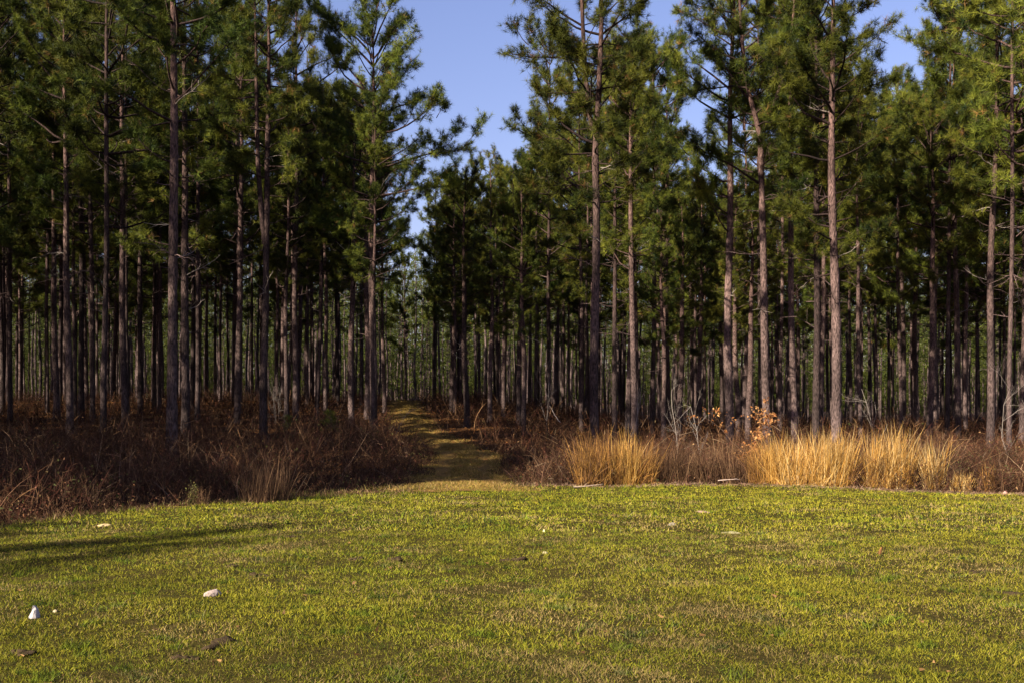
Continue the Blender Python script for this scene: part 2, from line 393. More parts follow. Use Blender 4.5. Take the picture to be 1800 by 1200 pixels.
tag(link('dead_grass', straw_strip()), 'pale flattened dead grass along the field edge and on the track', 'dead grass', kind='stuff')
def floor_litter():
    mb = MB(); x, y = sample(90000, -60, 55, 28, 95)
    ok = (np.abs(x) < .54 * y + 3); x, y = x[ok], y[ok]; n = len(x)
    d = np.stack([rng.normal(size=n), rng.normal(size=n), .25 + .3 * rng.random(n)], 1)
    c = np.array([[.24, .095, .026], [.17, .068, .022], [.30, .13, .038]])[rng.integers(0, 3, n)] * rng.uniform(.5, 1.2, (n, 1))
    blades(mb, np.stack([x, y, terrain(x, y)], 1), d, rng.uniform(.1, .3, n), .03, .2, c, 2)
    return mb.mesh('pine_straw', [M_dry])
tag(link('pine_straw', floor_litter()), 'orange brown pine straw on the floor of the wood', 'pine straw', kind='stuff')

# ------------------------------------------------------------------ pines
def axis_pt(ax, z):
    return np.array([np.interp(z, ax[:, 2], ax[:, 0]), np.interp(z, ax[:, 2], ax[:, 1]), z])
def needle_tufts(mb, P, D, n, r, cols, w=.011):
    k = len(P); base = np.repeat(P, n, 0); dd = np.repeat(D, n, 0)
    d = vnorm(dd * .6 + rng.normal(0, .62, (k * n, 3)) + np.array([0, 0, .1]))
    base = base - dd * rng.uniform(-.02, .10, (k * n, 1))
    ct = np.repeat(cols, n, 0) * rng.uniform(.75, 1.25, (k * n, 1))
    blades(mb, base, d, r * rng.uniform(.7, 1.15, k * n), w, .08, ct, 1)
def pine(seed, H=19., r0=.16, cb=9.2, rmax=2.7, fork=None, extra=(), dens=1.0, nn=22, lopsided=None, lod=1.0, sway=.075, top=(.65, .9, 1, .92, .7, .4)):
    "trunk mesh and crown mesh (limbs + needles) for one pine of height H"
    global rng
    keep = rng; rng = np.random.default_rng(seed)
    zz = np.linspace(-.4, H, 26)
    ph = rng.uniform(0, 6.28, 4)
    ax = np.stack([sway * np.sin(zz * .25 + ph[0]) + sway * .4 * np.sin(zz * .7 + ph[1]), sway * np.sin(zz * .22 + ph[2]) + sway * .4 * np.sin(zz * .63 + ph[3]), zz], 1)
    ax[:, :2] -= ax[1, :2]
    def rad(z): return r0 * np.interp(z, [-.4, 0, .35, 1.2, H * .5, H * .8, H], [1.5, 1.32, 1.12, 1.0, .74, .4, .06])
    tm = MB()
    axes = [(ax, 0.0, H, 1.0)]
    if fork:
        zf, spread, az = fork
        a1 = ax.copy(); a2 = ax.copy()
        t = np.clip((zz - zf) / (H - zf), 0, 1); off = spread * (1 - np.exp(-3.5 * t))
        dv = np.array([math.cos(az), math.sin(az)])
        a1[:, :2] += off[:, None] * dv * .75; a2[:, :2] -= off[:, None] * dv
        a2 = a2[a2[:, 2] > zf - .15]; 
        axes = [(a1, 0.0, H, .9), (a2, zf, H - .8, .78)]
    for (A, z0, z1, k) in axes:
        A2 = np.stack([np.interp(np.linspace(A[0, 2], A[-1, 2], 60), A[:, 2], A[:, q]) for q in range(3)], 1)
        rr = rad(A2[:, 2]) * k * (1 + .05 * rng.normal(size=60))
        # lower bark grey plated, upper bark more orange
        t = np.clip(A2[:, 2] / H, 0, 1)[:, None]
        cc = np.array([1, 1, 1.]) * (1 - t) + np.array([1.25, .95, .8]) * t
        tube(tm, A2, rr, cc, 10, 0)
    # short dead stubs on the bare bole
    for q in range(int(9 * lod)):
        z = rng.uniform(min(3, cb), cb + .5); p = axis_pt(axes[0][0], z); a = rng.uniform(0, 6.28)
        L = rng.uniform(.15, .5); d = np.array([math.cos(a), math.sin(a), rng.uniform(-.1, .3)])
        tube(tm, [p, p + d * L], [.018, .006], (.9, .85, .85), 3, 0)
    cm = MB(); TP = []; TD = []; TC = []
    LP = []                                   # limb polylines
    def branch(p0, az, L, up, r, level=0):
        K = 7; pts = [p0]; d = np.array([math.cos(az) * math.cos(up), math.sin(az) * math.cos(up), math.sin(up)])
        for q in range(K):
            d = vnorm(d + rng.normal(0, .13, 3) + np.array([0, 0, .07]))
            pts.append(pts[-1] + d * L / K)
        pts = np.array(pts)
        tube(cm, pts, np.linspace(r, .007, K + 1), (.6, .5, .45), 4 if r > .03 else 3, 0)
        bt = rng.normal(0, .22)
        nt_ = max(3, int(L * 8.0 * dens))
        for q in range(nt_):
            t = rng.uniform(.42, 1.0) ** .85
            i0 = min(int(t * K), K - 1); fr = t * K - i0
            p = pts[i0] * (1 - fr) + pts[i0 + 1] * fr; dl = vnorm(pts[i0 + 1] - pts[i0])
            dv = vnorm(dl * .7 + rng.normal(0, .55, 3) + np.array([0, 0, .25]))
            tl = rng.uniform(.15, .55) * (1.15 - .4 * t) * min(1.3, .55 + L / 3)
            e = p + dv * tl
            LP.append((p, p + dv * tl * .5 + rng.normal(0, .02, 3), e))
            m = 3 + int(tl > .3) + (rng.random() < .4)
            for s in range(m):
                f = 1 - s * .2
                TP.append(p + dv * tl * f + rng.normal(0, .06, 3)); TD.append(vnorm(dv + rng.normal(0, .35, 3) + np.array([0, 0, .2]))); TC.append(bt)
        TP.append(pts[-1]); TD.append(d); TC.append(bt)
    for (A, z0, z1, k) in axes:
        z = max(cb, z0 + .6)
        while z < z1 - .1:
            t = (z - cb) / (H - cb)
            prof = np.interp(t, [0, .12, .4, .7, .9, 1], top)
            nb = rng.integers(1, 5)
            a0 = rng.uniform(0, 6.28)
            for q in range(nb):
                if t < .18 and rng.random() < .45: continue
                az = a0 + q * 2 * math.pi / nb + rng.normal(0, .3)
                L = rmax * prof * rng.uniform(.5, 1.15) * (k if fork else 1)
                if lopsided: L *= 1 + lopsided[1] * math.cos(az - lopsided[0])
                up = np.interp(t, [0, .5, 1], [.05, .35, 1.0]) + rng.normal(0, .15)
                branch(axis_pt(A, z), az, L, up, .012 + .012 * L)
            z += rng.uniform(.32, .72)
        TP.append(axis_pt(A, z1)); TD.append(np.array([0, 0, 1.])); TC.append(0)
    for (z, az, L, up) in extra:
        branch(axis_pt(ax, z), az, L, up, .055)
        for s in range(3): branch(axis_pt(ax, z) + np.array([math.cos(az), math.sin(az), up * .9]) * L * (.35 + .2 * s), az + rng.normal(0, .5), L * .38, up + rng.uniform(0, .5), .02)
    # bare dead branches under the crown
    for q in range(int(8 * lod)):
        z = rng.uniform(max(.5, cb - 2.5), cb + 2.5); p = axis_pt(axes[0][0], z); a = rng.uniform(0, 6.28); L = rng.uniform(.6, 1.9)
        d = np.array([math.cos(a), math.sin(a), rng.uniform(-.15, .5)]); K = 4; pts = [p]
        for s in range(K): d = vnorm(d + rng.normal(0, .2, 3)); pts.append(pts[-1] + d * L / K)
        tube(cm, pts, np.linspace(.02, .006, K + 1), (1.5, 1.4, 1.35), 3, 0)
        for s in range(3):
            k2 = rng.integers(1, K); dv = vnorm(d + rng.normal(0, .7, 3)); tube(cm, [pts[k2], pts[k2] + dv * L * .3], [.009, .004], (1.5, 1.4, 1.35), 3, 0)
    tubes3(cm, LP, [.008, .006, .004], (.6, .5, .45))
    TP = np.array(TP); TD = np.array(TD); k = len(TP)
    base = np.array([.048, .064, .010]); yel = np.array([.17, .172, .022]); dk = np.array([.014, .024, .008])
    t = np.clip(.38 + np.array(TC) + .22 * rng.normal(size=k), 0, 1)[:, None]; cc = base * (1 - t) + yel * t
    r = rng.random(k); cc[r < .2] = dk; cc[r > .975] = (.2, .11, .035)
    needle_tufts(cm, TP, TD, nn, .25 / math.sqrt(lod), cc, .0118 / lod)
    rng = keep
    return tm.mesh('trunk', [M_bark]), cm.mesh('crown', [M_bark, M_needle]) if False else finish(cm), (ax, H)
def finish(cm):
    # the last batch added holds the needles
    cm.m[-1][:] = 1
    return cm.mesh('crown', [M_bark, M_needle])

PI = math.pi
VAR = {}
for q in range(6):
    VAR[q] = pine(100 + q, 19., .16, 6.0 + .5 * q, 2.5 + .15 * (q % 3), dens=1.0, lopsided=(q * 1.1, .2))
VAR['f1'] = pine(201, 20., .18, 10., 2.6, fork=(7.4, .34, 0.3))
VAR['f2'] = pine(202, 20., .18, 9.6, 2.8, fork=(12.2, 1.5, PI + .2), extra=[(10.2, PI, 3.6, .45)])
VAR['f3'] = pine(203, 14.5, .14, 6.5, 2.1, fork=(8.2, .55, 0))
VAR['round'] = pine(204, 17.4, .16, 7.4, 3.1, top=[.6, .8, .95, 1.05, 1.0, .8], extra=[(11.0, 0., 4.7, .22), (12.4, .15, 3.5, .35), (9.8, -.3, 3.6, .2), (8.6, PI - .4, 3., .1)], dens=1.25)
VAR['gap'] = pine(206, 20., .18, 8.6, 3.0, fork=(10.5, .5, .2), extra=[(13.2, PI + .1, 2.9, .3), (10.6, PI - .3, 2.9, .25), (8.8, PI + .4, 2.3, .2)], lopsided=(PI, .15))

def dead_branch_mesh(seed):
    global rng
    keep = rng; rng = np.random.default_rng(seed); mb = MB()
    L = rng.uniform(.9, 1.8); d = np.array([1, 0, rng.uniform(-.1, .55)]); K = 6; pts = [np.zeros(3)]
    for s in range(K): d = vnorm(d + rng.normal(0, .16, 3)); pts.append(pts[-1] + d * L / K)
    tube(mb, pts, np.linspace(.024, .006, K + 1), (.28, .23, .19), 4)
    for s in range(5):
        k2 = rng.integers(1, K); dv = vnorm(d + rng.normal(0, .6, 3)); e = pts[k2] + dv * L * rng.uniform(.2, .4)
        tube(mb, [pts[k2], (pts[k2] + e) / 2 + rng.normal(0, .02, 3), e], [.010, .008, .004], (.28, .23, .19), 3)
    rng = keep
    return mb.mesh('dead_branch', [M_twig])
DB = [dead_branch_mesh(300 + q) for q in range(5)]

def place_pine(name, var, x, y, H, D, rz, label, group, dead=0, tilt=(0, 0)):
    tm, cm, (ax, Hv) = VAR[var]
    o = empty(name, (x, y, float(terrain(x, y))), rz); s = H / Hv
    o.rotation_euler = (tilt[0], tilt[1], rz); o.scale = (s, s, s)
    r_now = {'f1': .18, 'f2': .18, 'f3': .14, 'gap': .18}.get(var, .16) * s
    k = D / 2 / r_now
    t = link('trunk', tm, o); t.scale = (k, k, 1) if k < 1.6 else (1.6, 1.6, 1)
    link('crown', cm, o)
    tag(o, label, 'tree', group)
    for q in range(dead):
        z = rng.uniform(.25, .62) * Hv
        p = axis_pt(ax, z)
        b = link('dead_branch', DB[rng.integers(0, 5)], o); b.location = p; b.rotation_euler = (0, 0, rng.uniform(0, 6.28))
        sc = rng.uniform(.6, 1.1); b.scale = (sc, sc, sc)
    return o

# px, trunk width in photo px, variant, top y in the photo (None: out of frame), label
FRONT = [
 (4, 9, 0, None, 'dark pine cut by the left picture border'),
 (18, 8, 1, None, 'dark pine just inside the left picture border'),
 (83, 7, 2, None, 'thin pine with a straight pale bole left of the tall black trunk'),
 (105, 7, 3, None, 'slim dark pine immediately left of the tall black trunk near the left side'),
 (123, 12, 4, None, 'tall black trunked pine in the front row at the far left'),
 (143, 10, 5, None, 'pine with a reddish upper bole just right of the black trunk at far left'),
 (161, 6, 0, None, 'slim grey pine between the reddish boled pine and the dark front pine'),
 (190, 5, 1, None, 'thin pine standing behind the sunlit orange forest floor at left'),
 (220, 12, 3, None, 'dark front row pine with a bare bole over the orange forest floor'),
 (247, 9, 2, None, 'pine with a pale sunlit bole next to the dark front row pine'),
 (280, 7, 0, None, 'slim pine with bare side branches left of the thickest left pine'),
 (302, 19, 5, None, 'thickest pine on the left, pale lit bark, rising out of the picture'),
 (326, 15, 1, None, 'black shaded pine touching the thickest lit pine on the left'),
 (347, 8, 4, None, 'narrow pine just right of the paired thick pines on the left'),
 (362, 5, 3, None, 'thin pole pine second right of the paired thick pines'),
 (378, 5, 2, None, 'thin pole pine third right of the paired thick pines'),
 (411, 6, 0, None, 'dim slim pine hugging the left side of the sunlit branched pine'),
 (421, 9, 3, None, 'sunlit slender pine with bare white side branches on its left'),
 (443, 5, 5, None, 'thin shaded pine between the branched pine and the double stemmed pine'),
 (463, 15, 'f1', None, 'sunlit pine whose trunk doubles into two stems halfway up'),
 (520, 10, 2, None, 'dark pine midway between the double stemmed pine and the track'),
 (540, 6, 1, None, 'thin pale pine just right of the dark middle left pine'),
 (557, 8, 4, 150, 'shaded slim pine with the bright green bush at its right'),
 (594, 6, 0, 190, 'thin pine standing right of the bright green bush'),
 (618, 11, 3, 200, 'dark footed pine with lit upper bole left of the round crowned pine'),
 (635, 6, 5, 180, 'first of two thin reddish pines left of the round crowned pine'),
 (645, 6, 2, 160, 'second of two thin reddish pines left of the round crowned pine'),
 (657, 14, 'round', 28, 'round crowned pine standing against the open sky beside the track'),
 (676, 7, 1, 300, 'slim pine right behind the round crowned pine'),
 (713, 4, 2, 460, 'thin pole pine above the head of the track'),
 (763, 5, 3, 400, 'thin pine just right of the head of the track'),
 (796, 5, 0, 330, 'thin pine left of the dark pine at the right bank of the track'),
 (821, 11, 4, 300, 'dark low crowned pine on the right bank of the track'),
 (842, 5, 5, 295, 'thin pine right behind the dark pine by the track'),
 (861, 8, 1, 285, 'pale boled pine second right of the dark track side pine'),
 (876, 6, 3, 300, 'thin shaded pine third right of the dark track side pine'),
 (912, 10, 'f3', 290, 'pine with a forked top right of the track, below the sky gap'),
 (930, 5, 0, 270, 'thin pine touching the right of the fork topped pine'),
 (941, 6, 2, 250, 'pinkish slim pine second right of the fork topped pine'),
 (1022, 8, 5, 160, 'slim dark pine left of the thick black pine at centre right'),
 (1045, 18, 'gap', None, 'thick black trunked pine right of the sky gap, two stems above'),
 (1104, 10, 1, 110, 'straight pine first right of the thick black pine'),
 (1118, 8, 3, 120, 'paler slim pine second right of the thick black pine'),
 (1146, 9, 4, 60, 'dark pine third right of the thick black pine'),
 (1176, 7, 0, 100, 'thin lit pine left of the bare white saplings'),
 (1223, 6, 2, 300, 'slim pine behind the bare white saplings'),
 (1283, 15, 3, None, 'dark trunked pine left of the brown leaved oak sapling'),
 (1337, 8, 5, None, 'slim shaded pine directly behind the brown leaved oak sapling'),
 (1350, 16, 'f2', None, 'tall pine splitting into a big Y high above the oak sapling'),
 (1371, 7, 1, None, 'thin pine between the Y forked pine and the pink barked pine'),
 (1397, 12, 4, None, 'straight pink barked pine behind the left of the golden grass'),
 (1434, 13, 0, None, 'lit pine with black right side behind the middle of the golden grass'),
 (1470, 17, 2, None, 'thick black shaded pine above the brightest golden grass'),
 (1513, 8, 3, 150, 'slim lit pine right of the thick black pine above the golden grass'),
 (1562, 5, 5, 170, 'thin pole pine below the small sky gap at right'),
 (1584, 7, 1, 150, 'thin lit pine behind the right end of the golden grass'),
 (1604, 5, 4, None, 'shaded pole pine just right of the thin lit pine at right'),
 (1665, 8, 0, None, 'slim pine left of the pair of straight lit pines at the right'),
 (1684, 10, 2, None, 'left and brighter pine of the close pair at the right'),
 (1697, 7, 3, None, 'right and darker pine of the close pair at the right'),
 (1741, 13, 5, None, 'pink barked pine leaning slightly near the right picture border'),
 (1764, 6, 1, None, 'thin pine right of the leaning pink barked pine'),
 (1797, 11, 4, None, 'pine cut by the right picture border'),
]
placed = []
for (px, w, var, top, label) in FRONT:
    D = .35 if w >= 14 else (.30 if w >= 9 else .24)
    d = F * D / w
    x, y, z = at(px, d)
    if top is None: H = min(25.0, max(20.5, (HOR + 60) / F * d + EYE - z))
    else: H = EYE + (HOR - top) / F * d - z
    H = min(H, 25.)
    if H < 9: print('short', px, H)
    tilt = (0, .012) if px == 1741 else (rng.normal(0, .004), rng.normal(0, .005))
    rz = 0 if isinstance(var, str) else rng.uniform(0, 6.28)
    place_pine('pine_tree', var, x, y, H, D * 1.0, rz, label, 'pines of the wood', dead=rng.integers(2, 5) if w >= 7 else 0, tilt=tilt)
    placed.append((x, y))
placed = np.array(placed)

# the wood behind, in loose rows
SKY_PX = np.array([0, 545, 560, 740, 745, 895, 905, 1080, 1090, 1190, 1200, 1215, 1258, 1268, 1525, 1535, 1605, 1615, 1800.])
SKY_Y = np.array([-400, -400, 170, 170, 310, 310, -400, -400, 60, 60, -400, 330, 330, -400, -400, 150, 150, -400, -400.])
def top_limit(px, d):
    s = 1.8 / d * F
    q = np.linspace(px - s, px + s, 7)
    return max(np.interp(q, SKY_PX, SKY_Y, -400, -400))
zones = [(300, 'left part'), (560, 'middle left'), (720, 'left of the track'), (900, 'right of the track'), (1130, 'centre right'), (1450, 'right part'), (9999, 'far right')]
cand = []
for row, yy in enumerate(np.arange(41, 236, 4.3)):
    for xx in np.arange(-130, 130, 4.0):
        x = xx + rng.normal(0, 1.3) + (row % 2) * 2; y = yy + rng.normal(0, 1.4)
        if abs(x) > .55 * y + 5: continue
        if rng.random() < .18: continue
        cand.append((x, y))
cand.sort(key=lambda p: p[1])
far = []; cnt = 0
for x, y in cand:
    if path_d(x, y) < 2.3 and y < 118: continue
    px = 900 + x / y * F
    if len(placed) and np.min(np.hypot(placed[:, 0] - x, placed[:, 1] - y)) < 2.4: continue
    z = float(terrain(x, y)); H = rng.uniform(20, 25.)
    lim = top_limit(px, y)
    if lim > -400: H = min(H, EYE + (HOR - lim - rng.uniform(0, 40)) / F * y - z)
    if H < 10.5: continue
    if cnt < 230:
        zn = next(n for lim_, n in zones if px < lim_); dp = 'just behind the front pines' if y < 62 else ('in the middle ranks' if y < 82 else 'in the deep ranks')
        place_pine('pine_tree', int(rng.integers(0, 6)), x, y, H, rng.choice([.18, .22, .25, .28, .33]), rng.uniform(0, 6.28),
                   f'slender dim pine {dp}, {zn}', f'background pines {dp}, {zn}', dead=0)
        cnt += 1
    else: 
        far.append((x, y, H))
        if y > 185: far.append((x + rng.normal(0, 2), y + 2, min(H, rng.uniform(8, 14))))
print('individual', cnt + len(placed), 'far', len(far))

for yy in np.arange(34, 150, 4.6):  # unseen pines at both sides, the left ones added to shade the wood
    for k in range(9 if yy < 110 else 5):
        far.append((-.55 * yy - 6.5 - k * 4.4 + rng.normal(0, .9), yy + rng.normal(0, 1.2), rng.uniform(19, 24)))
    for k in range(3):
        far.append((.55 * yy + 6.5 + k * 4.6 + rng.normal(0, .9), yy + rng.normal(0, 1.2), rng.uniform(19, 24)))
# the remaining far ranks and the unseen side pines, as one mass
def far_forest():
    mb = MB(); lf = MB()
    for n_, (x, y, H) in enumerate(far):
        z = float(terrain(x, y)); low = y > 150 + 20 * math.sin(x * .1)
        cb = rng.uniform(1.5, 5) if low and (n_ % 3 or y > 185) else rng.uniform(7, 11); rm = rng.uniform(2.2, 3.2)
        q = np.linspace(-.3, H, 5); tube(mb, np.stack([x + .15 * np.sin(q * .4 + n_), y + 0 * q, z + q], 1), [.14, .13, .11, .07, .02], 1., 4, 0)
        k = int(150 * (H - cb) / 10 * rng.uniform(.85, 1.15))
        t = rng.random(k); prof = np.interp(t, [0, .15, .4, .7, .9, 1], [.7, .95, 1, .9, .6, .25]) * rm
        nb = 16; ba = rng.uniform(0, 6.28, nb); bz = np.linspace(0, 1, nb)            # clumps along limbs
        bi = np.clip((t * nb).astype(int), 0, nb - 1)
        az = ba[bi] + rng.normal(0, .55, k) + (rng.random(k) < .4) * 2.4
        rr = prof * rng.random(k) ** .6
        C = np.stack([x + rr * np.cos(az), y + rr * np.sin(az), z + cb + (H - cb) * (.6 * t + .4 * bz[bi]) + .25 * rr], 1)
        tt = np.clip(.35 + .3 * rng.normal(size=k), 0, 1)[:, None]
        cc = np.array([.045, .06, .013]) * (1 - tt) + np.array([.10, .108, .018]) * tt
        m = 7; base = np.repeat(C, m, 0) + rng.normal(0, .1, (k * m, 3))
        blades(lf, base, rng.normal(size=(k * m, 3)) + np.array([0, 0, .3]), rng.uniform(.25, .5, k * m), .085, .05, np.repeat(cc, m, 0) * rng.uniform(.7, 1.3, (k * m, 1)), 1)
    nb_ = len(mb.m)
    for v, f, c, m in zip(lf.v, lf.f, lf.c, lf.m): mb.add(v, f - f.min(), c, 1)
    return mb.mesh('distant_forest', [M_bark, M_needle])
if far: tag(link('distant_forest', far_forest()), 'distant pines massed behind the whole wood, with unseen ones added beside it for shade', 'forest', kind='stuff')

# pines left of the frame, whose shade falls along the field edge
off = []
def shades_lawn(x, y, H):
    "does the shadow of the crown fall on the part of the field in view?"
    t = np.linspace(.3, 1, 30) * H / math.tan(EL); w = 2.1
    for k in (-1, 0, 1):
        sx = x + math.sin(AZ) * t + k * w * math.cos(AZ) * np.interp(t / t[-1], [.3, .8, 1], [1, 1, .35]); sy = y + math.cos(AZ) * t - k * w * math.sin(AZ) * np.interp(t / t[-1], [.3, .8, 1], [1, 1, .35])
        if np.any((sy < edge_y(sx) - 1.4) & (sy > 3) & (np.abs(sx) < .53 * sy)): return True
    return False
for row, t in enumerate(np.arange(0, 62, 3.4)):
    for k in range(9):
        ex = -10.5 - t * .68; ey = np.interp(ex, EX, EY)
        x = ex - 1.5 - k * 4.0 + rng.normal(0, .5); y = ey + .9 + k * 3.0 + rng.normal(0, .5)
        if (x > -.56 * y - 3.2 and y > 0) or y > 36: continue
        H = rng.uniform(20, 24.5)
        while H > 6 and shades_lawn(x, y, H): H -= 1.
        if H > 6: off.append((x, y, H))
off.append((-4.6 - 39.5 * math.sin(AZ), 14.0 - 39.5 * math.cos(AZ), 21.0))       # these two throw the thin streaks on the field
off.append((-6.9 - 39.5 * math.sin(AZ), 13.1 - 39.5 * math.cos(AZ), 21.0))
def side_forest():
    mb = MB(); var = []
    for q in range(3):
        t, c, _ = pine(420 + q, 19., .16, 6.5 + q, 2.8, dens=.75, nn=8, lod=.7)
        for me in (t, c):
            nv = len(me.vertices); v = np.empty(nv * 3, np.float32); me.vertices.foreach_get('co', v)
            nf = len(me.polygons); f = np.empty(nf * 3, np.int32); me.loops.foreach_get('vertex_index', f)
            mi = np.empty(nf, np.int32); me.polygons.foreach_get('material_index', mi)
            cl = np.empty(nv * 4, np.float32); me.attributes['tint'].data.foreach_get('color', cl)
            var.append((v.reshape(-1, 3), f.reshape(-1, 3), cl.reshape(-1, 4)[:, :3], mi))
            bpy.data.meshes.remove(me)
    for n_, (x, y, H) in enumerate(off):
        a = rng.uniform(0, 6.28); s = H / 19; ca, sa = math.cos(a), math.sin(a); z = float(terrain(x, y))
        for (v, f, cl, mi) in var[2 * (n_ % 3):2 * (n_ % 3) + 2]:
            w = np.stack([v[:, 0] * ca - v[:, 1] * sa, v[:, 0] * sa + v[:, 1] * ca, v[:, 2]], 1) * s + np.array([x, y, z])
            mb.add(w, f, cl); mb.m[-1] = mi
    return mb.mesh('side_forest', [M_bark, M_needle])
tag(link('forest', side_forest()), 'pines of the same wood standing outside the frame on the left', 'forest', kind='stuff')
print('off-frame', len(off))

# ------------------------------------------------------------------ golden grass clumps
def clump_mesh(seed, h, r, n, cols):
    global rng
    keep = rng; rng = np.random.default_rng(seed); mb = MB()
    a = rng.uniform(0, 6.28, n); q = r * np.sqrt(rng.random(n))
    base = np.stack([q * np.cos(a), q * np.sin(a), np.full(n, -.03)], 1)
    lean = rng.normal(0, .07, 2)
    d = np.stack([rng.normal(lean[0], .12, n) + .2 * base[:, 0], rng.normal(lean[1], .12, n) + .2 * base[:, 1], np.ones(n)], 1)
    c = np.array(cols)[rng.integers(0, len(cols), n)] * rng.uniform(.55, 1.2, (n, 1))
    curl = np.stack([rng.normal(0, .10, n), rng.normal(0, .10, n), np.zeros(n)], 1)
    far_ = rng.random(n) < .25; curl[far_] *= 3.5
    bent = rng.random(n) < .06; d[bent, :2] += rng.normal(0, .5, (bent.sum(), 2))
    blades(mb, base, d, h * np.where(rng.random(n) < .12, rng.uniform(1., 1.25, n), rng.uniform(.45, 1.0, n)), .010, np.where(far_, rng.uniform(.1, .3, n), .02), c, 5, curl=curl)
    m = n // 2                                  # low leaves at the foot and feathery tops
    b2 = base[:m]; d2 = np.stack([rng.normal(0, .5, m), rng.normal(0, .5, m), np.ones(m)], 1)
    blades(mb, b2, d2, h * rng.uniform(.2, .5, m), .010, .3, c[:m], 3)
    rng = keep
    return mb.mesh('grass_clump', [M_dry])
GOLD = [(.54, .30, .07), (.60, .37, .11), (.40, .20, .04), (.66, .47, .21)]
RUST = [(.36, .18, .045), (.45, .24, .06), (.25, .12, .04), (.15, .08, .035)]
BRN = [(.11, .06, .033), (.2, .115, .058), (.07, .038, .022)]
CL = [(1030, 25.9, 1.25, .28, RUST, 'rusty grass clump at the left end of the tall dry grass'),
 (1052, 26.1, 1.45, .33, RUST, 'rusty grass clump in front of the thick black pine, second from left'),
 (1078, 26.2, 1.35, .33, RUST, 'orange grass clump right of the thick black pine, third from left'),
 (1102, 26.2, 1.38, .30, GOLD[:3], 'brighter orange grass clump in the left tall grass patch'),
 (1130, 26.3, 1.2, .3, RUST, 'rusty clump at the right end of the left tall grass patch'),
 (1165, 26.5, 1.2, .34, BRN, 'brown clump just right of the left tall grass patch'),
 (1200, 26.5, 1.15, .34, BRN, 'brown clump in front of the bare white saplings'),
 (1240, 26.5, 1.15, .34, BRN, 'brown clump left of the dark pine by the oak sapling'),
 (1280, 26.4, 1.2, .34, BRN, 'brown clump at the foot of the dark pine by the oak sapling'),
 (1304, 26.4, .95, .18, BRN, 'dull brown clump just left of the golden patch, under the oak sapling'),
 (1333, 26.2, 1.2, .26, RUST, 'orange brown clump starting the golden patch under the oak sapling'),
 (1360, 26.1, 1.25, .26, GOLD[:3], 'gold clump under the Y forked pine'),
 (1383, 25.9, 1.35, .30, GOLD, 'gold clump in front of the pink barked pine'),
 (1412, 25.8, 1.3, .28, GOLD, 'pale gold clump right of the pink barked pine'),
 (1442, 25.7, 1.45, .33, GOLD, 'bright gold clump in front of the lit pine with the black right side'),
 (1470, 25.6, 1.5, .34, GOLD, 'tall bright gold clump in front of the thick black pine'),
 (1488, 25.6, 1.3, .15, GOLD, 'gold clump at the left rim of the dark hole in the grass'),
 (1534, 25.5, 1.5, .20, GOLD, 'tallest pale gold clump right of the dark hole in the grass'),
 (1556, 25.4, 1.5, .29, GOLD, 'broad gold clump in the right block of golden grass'),
 (1580, 25.3, 1.55, .26, GOLD, 'gold clump second from the right in the golden block'),
 (1599, 25.3, 1.15, .14, GOLD[:3], 'deep gold clump ending the golden block at the right'),
 (1641, 25.0, 1.3, .22, GOLD[1:], 'lone narrow gold clump standing apart at the right'),
 (1740, 24.2, .75, .12, RUST, 'small low orange tuft in the brambles at the far right'),
 (1690, 24.4, .5, .25, GOLD, 'short pale tuft between the lone clump and the orange tuft'),
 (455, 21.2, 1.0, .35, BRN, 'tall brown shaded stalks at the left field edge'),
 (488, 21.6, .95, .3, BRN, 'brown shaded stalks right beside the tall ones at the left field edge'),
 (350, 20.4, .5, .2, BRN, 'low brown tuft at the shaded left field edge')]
for q, (px, d, h, r, cols, lab) in enumerate(CL):
    x, y, z = at(px, d)
    n = int(400 * (r / .3) ** 1.3 * (.4 if cols is BRN else 1))
    o = link('grass_clump', clump_mesh(500 + q, h, r, n, cols)); o.location = (x, y, z)
    tag(o, lab, 'tall grass', 'tall dry grass clumps along the field edge')

# ------------------------------------------------------------------ shrubs and saplings
def sapling(seed, h, spread, col, stems=1, leaves=None, nleaf=0, lsize=.07, rad=.014):
    global rng
    keep = rng; rng = np.random.default_rng(seed); st = MB(); lf = MB(); ends = []
    def grow(p, d, L, r, lev):
        K = 5; pts = [p]
        for s in range(K): d = vnorm(d + rng.normal(0, .12, 3)); pts.append(pts[-1] + d * L / K)
        tube(st, pts, np.linspace(r, r * .45, K + 1), col, 4 if lev == 0 else 3)
        for s in range(1, K + 1): ends.append(pts[s]) if lev else None
        if lev < 3:
            for s in range([9, 4, 3][lev]):
                k2 = rng.integers(1 if lev else 1, K + 1)
                grow(pts[k2], vnorm(d * .5 + rng.normal(0, 1, 3) * spread + np.array([0, 0, .35])), L * rng.uniform(.28, .45), r * .5, lev + 1)
    for s in range(stems): grow(np.array([rng.normal(0, .05), rng.normal(0, .05), -.05]), vnorm(np.array([rng.normal(0, .15), rng.normal(0, .15), 1])), h * .85 * rng.uniform(.8, 1), rad, 0)
    res = [st.mesh('stem', [M_twig])]
    if leaves is not None:
        E = np.array(ends); k = rng.integers(0, len(E), nleaf)
        d = rng.normal(size=(nleaf, 3)); d[:, 2] -= .3
        c = np.array(leaves)[rng.integers(0, len(leaves), nleaf)] * rng.uniform(.7, 1.2, (nleaf, 1))
        blades(lf, E[k] + rng.normal(0, .03, (nleaf, 3)), d, lsize * rng.uniform(.7, 1.3, nleaf), lsize * .6, .2, c, 2)
        res.append(lf.mesh('leaves', [M_dry]))
    rng = keep
    return res
def put_shrub(name, px, d, meshes, label, cat, group=None, off=None):
    x, y, z = at(px, d); o = empty(name, (x, y, z)); tag(o, label, cat, group)
    link('stem', meshes[0], o)
    if len(meshes) > 1: link('foliage', meshes[1], o)
    return o
